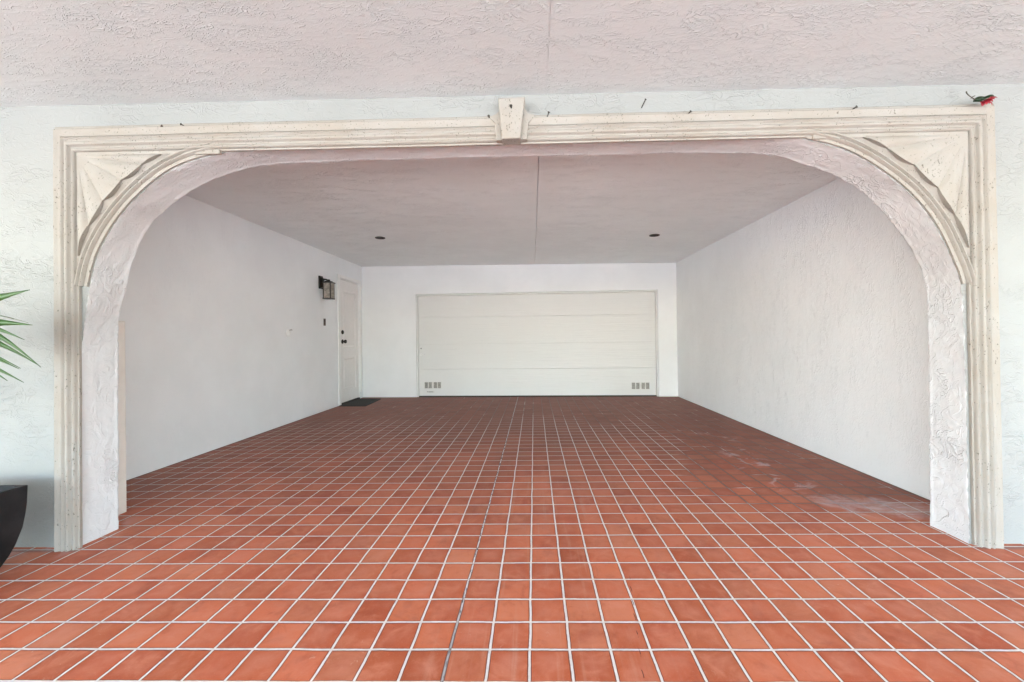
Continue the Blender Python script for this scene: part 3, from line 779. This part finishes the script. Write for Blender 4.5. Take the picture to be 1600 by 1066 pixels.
pt = [((2.432, yf - .014, 2.430), (2.424, yf - .030, 2.396), .012), ((2.440, yf - .012, 2.432), (2.440, yf - .036, 2.402), .013), ((2.448, yf - .010, 2.436), (2.462, yf - .030, 2.410), .013),
      ((2.455, yf - .008, 2.440), (2.482, yf - .028, 2.420), .013), ((2.462, yf - .006, 2.444), (2.500, yf - .022, 2.436), .011), ((2.470, yf - .004, 2.448), (2.520, yf - .016, 2.448), .0065),
      ((2.450, yf - .018, 2.440), (2.474, yf - .040, 2.428), .012), ((2.466, yf - .016, 2.424), (2.479, yf - .026, 2.402), .005)]
for b, t, w in pt:
    pm = MB(); blade(pm, b, t, w, (0, -1, .5), .006, 7, .35)
    po = pm.build('petal', M['petal'], fl, smooth=True); po.modifiers.new('s', 'SOLIDIFY').thickness = .0012

# ------------------------------------------------------------------ planter and its plant
PXC, PYC, HT = -2.980, 1.900, .433
pl = empty('planter', (PXC, PYC, 0), 'square dark slate planter tapering to its foot beside the arch', 'planter')
hx = .277; prof = [(0.0, .192), (.035, .211), (.08, .229), (.13, .244), (.213, .261), (.28, .268), (.34, .272), (.433, .274)]
body = MB(); rings = []
def sq(r, z): return [(PXC - r, PYC - r, z), (PXC + r, PYC - r, z), (PXC + r, PYC + r, z), (PXC - r, PYC + r, z)]
seq = [sq(r, z) for z, r in prof] + [sq(.252, .433), sq(.240, .330)]
vs = [p for s_ in seq for p in s_]
fs = [(i * 4 + k, i * 4 + (k + 1) % 4, (i + 1) * 4 + (k + 1) % 4, (i + 1) * 4 + k) for i in range(len(seq) - 1) for k in range(4)] + [(0, 3, 2, 1), tuple(range(len(vs) - 4, len(vs)))]
body.add(vs, fs).build('planter_body', M['pot'], pl, smooth=True, bevel=.004)
so = MB(); n_ = 16
so.add([(PXC - .243 + .486 * i / n_, PYC - .243 + .486 * j / n_, .375 + .018 * mnoise.noise(Vector((i * .7, j * .7, 3)))) for j in range(n_ + 1) for i in range(n_ + 1)],
       [(j * (n_ + 1) + i, j * (n_ + 1) + i + 1, (j + 1) * (n_ + 1) + i + 1, (j + 1) * (n_ + 1) + i) for j in range(n_) for i in range(n_)])
so.build('potting_soil', M['soil'], pl, smooth=True)
yu = empty('strap_leaf_plant', (PXC, PYC, .38), 'green strap leaved plant reaching in from the left edge', 'plant')
HB = Vector((-2.90, 1.84, 1.18))
ca = MB()
ca.tube([(PXC, PYC, .36), (PXC + .02, PYC - .01, .60), (PXC + .06, PYC - .03, .90), (HB.x, HB.y, HB.z)], [.034, .030, .028, .024], 12)
ca.tube([(PXC - .08, PYC + .05, .36), (PXC - .14, PYC + .02, .62), (PXC - .18, PYC + .04, .86)], [.028, .024, .020], 12)
ca.build('cane', M['cane'], yu, smooth=True)
lf2 = MB()
def strap(base, tip, w, rise, n=14, face=False):
    base, tip = Vector(base), Vector(tip); ax = tip - base; hor = Vector((-ax.y, ax.x, 0))
    if hor.length < 1e-4: hor = Vector((1, 0, 0))
    hor.normalize(); o = len(lf2.v)
    tilt = random.uniform(-.5, .5)
    for i in range(n + 1):
        t = i / n; c = base + ax * t + Vector((0, 0, rise * math.sin(math.pi * t)))
        ww = w * (.55 + .45 * math.sin(math.pi * min(1, t * 1.1))) * (1 - t ** 3.2) + .0006
        side_ = (ax.cross(Vector((0, 1, 0))) if face else hor + Vector((0, 0, tilt))).normalized(); nn = ax.normalized().cross(side_)
        lf2.v += [c - side_ * ww - nn * ww * .22, c, c + side_ * ww - nn * ww * .22]
    for i in range(n):
        a = o + i * 3; lf2.f += [(a, a + 1, a + 4, a + 3), (a + 1, a + 2, a + 5, a + 4)]
LEAVES = [((-2.276, 1.84, 1.428), .036, .03), ((-2.277, 1.85, 1.269), .032, .06), ((-2.277, 1.82, 1.202), .025, .10), ((-2.228, 1.84, 1.078), .021, .15), ((-2.278, 1.87, 1.087), .020, .09),
          ((-2.296, 1.82, 1.075), .013, .05), ((-2.320, 1.85, 1.009), .020, .05), ((-2.382, 1.84, 1.018), .026, .05), ((-2.367, 1.87, 1.070), .020, .06)]
for t, w, r in LEAVES: strap(HB + Vector((random.uniform(-.01, .01), random.uniform(-.01, .01), random.uniform(-.03, .05))), t, w, r, 14, True)
for i in range(34):
    a = random.uniform(R(60), R(300)); e = random.uniform(-.35, .95); L = random.uniform(.5, .72)
    tip = HB + Vector((math.cos(a) * math.cos(e), math.sin(a) * math.cos(e) * .55, math.sin(e))) * L
    tip.y = min(tip.y, 2.28)
    strap(HB + Vector((0, 0, random.uniform(-.04, .06))), tip, random.uniform(.013, .021), random.uniform(.02, .12))
H2 = Vector((PXC - .18, PYC + .04, .86))
for i in range(20):
    a = random.uniform(R(70), R(290)); e = random.uniform(-.2, 1.0); L = random.uniform(.35, .5)
    tip = H2 + Vector((math.cos(a) * math.cos(e), math.sin(a) * math.cos(e) * .5, math.sin(e))) * L
    tip.y = min(tip.y, 2.28)
    strap(H2, tip, random.uniform(.011, .017), random.uniform(.02, .1))
lo_ = lf2.build('foliage', M['leaf'], yu, smooth=True)
lo_.modifiers.new('s', 'SOLIDIFY').thickness = .0012
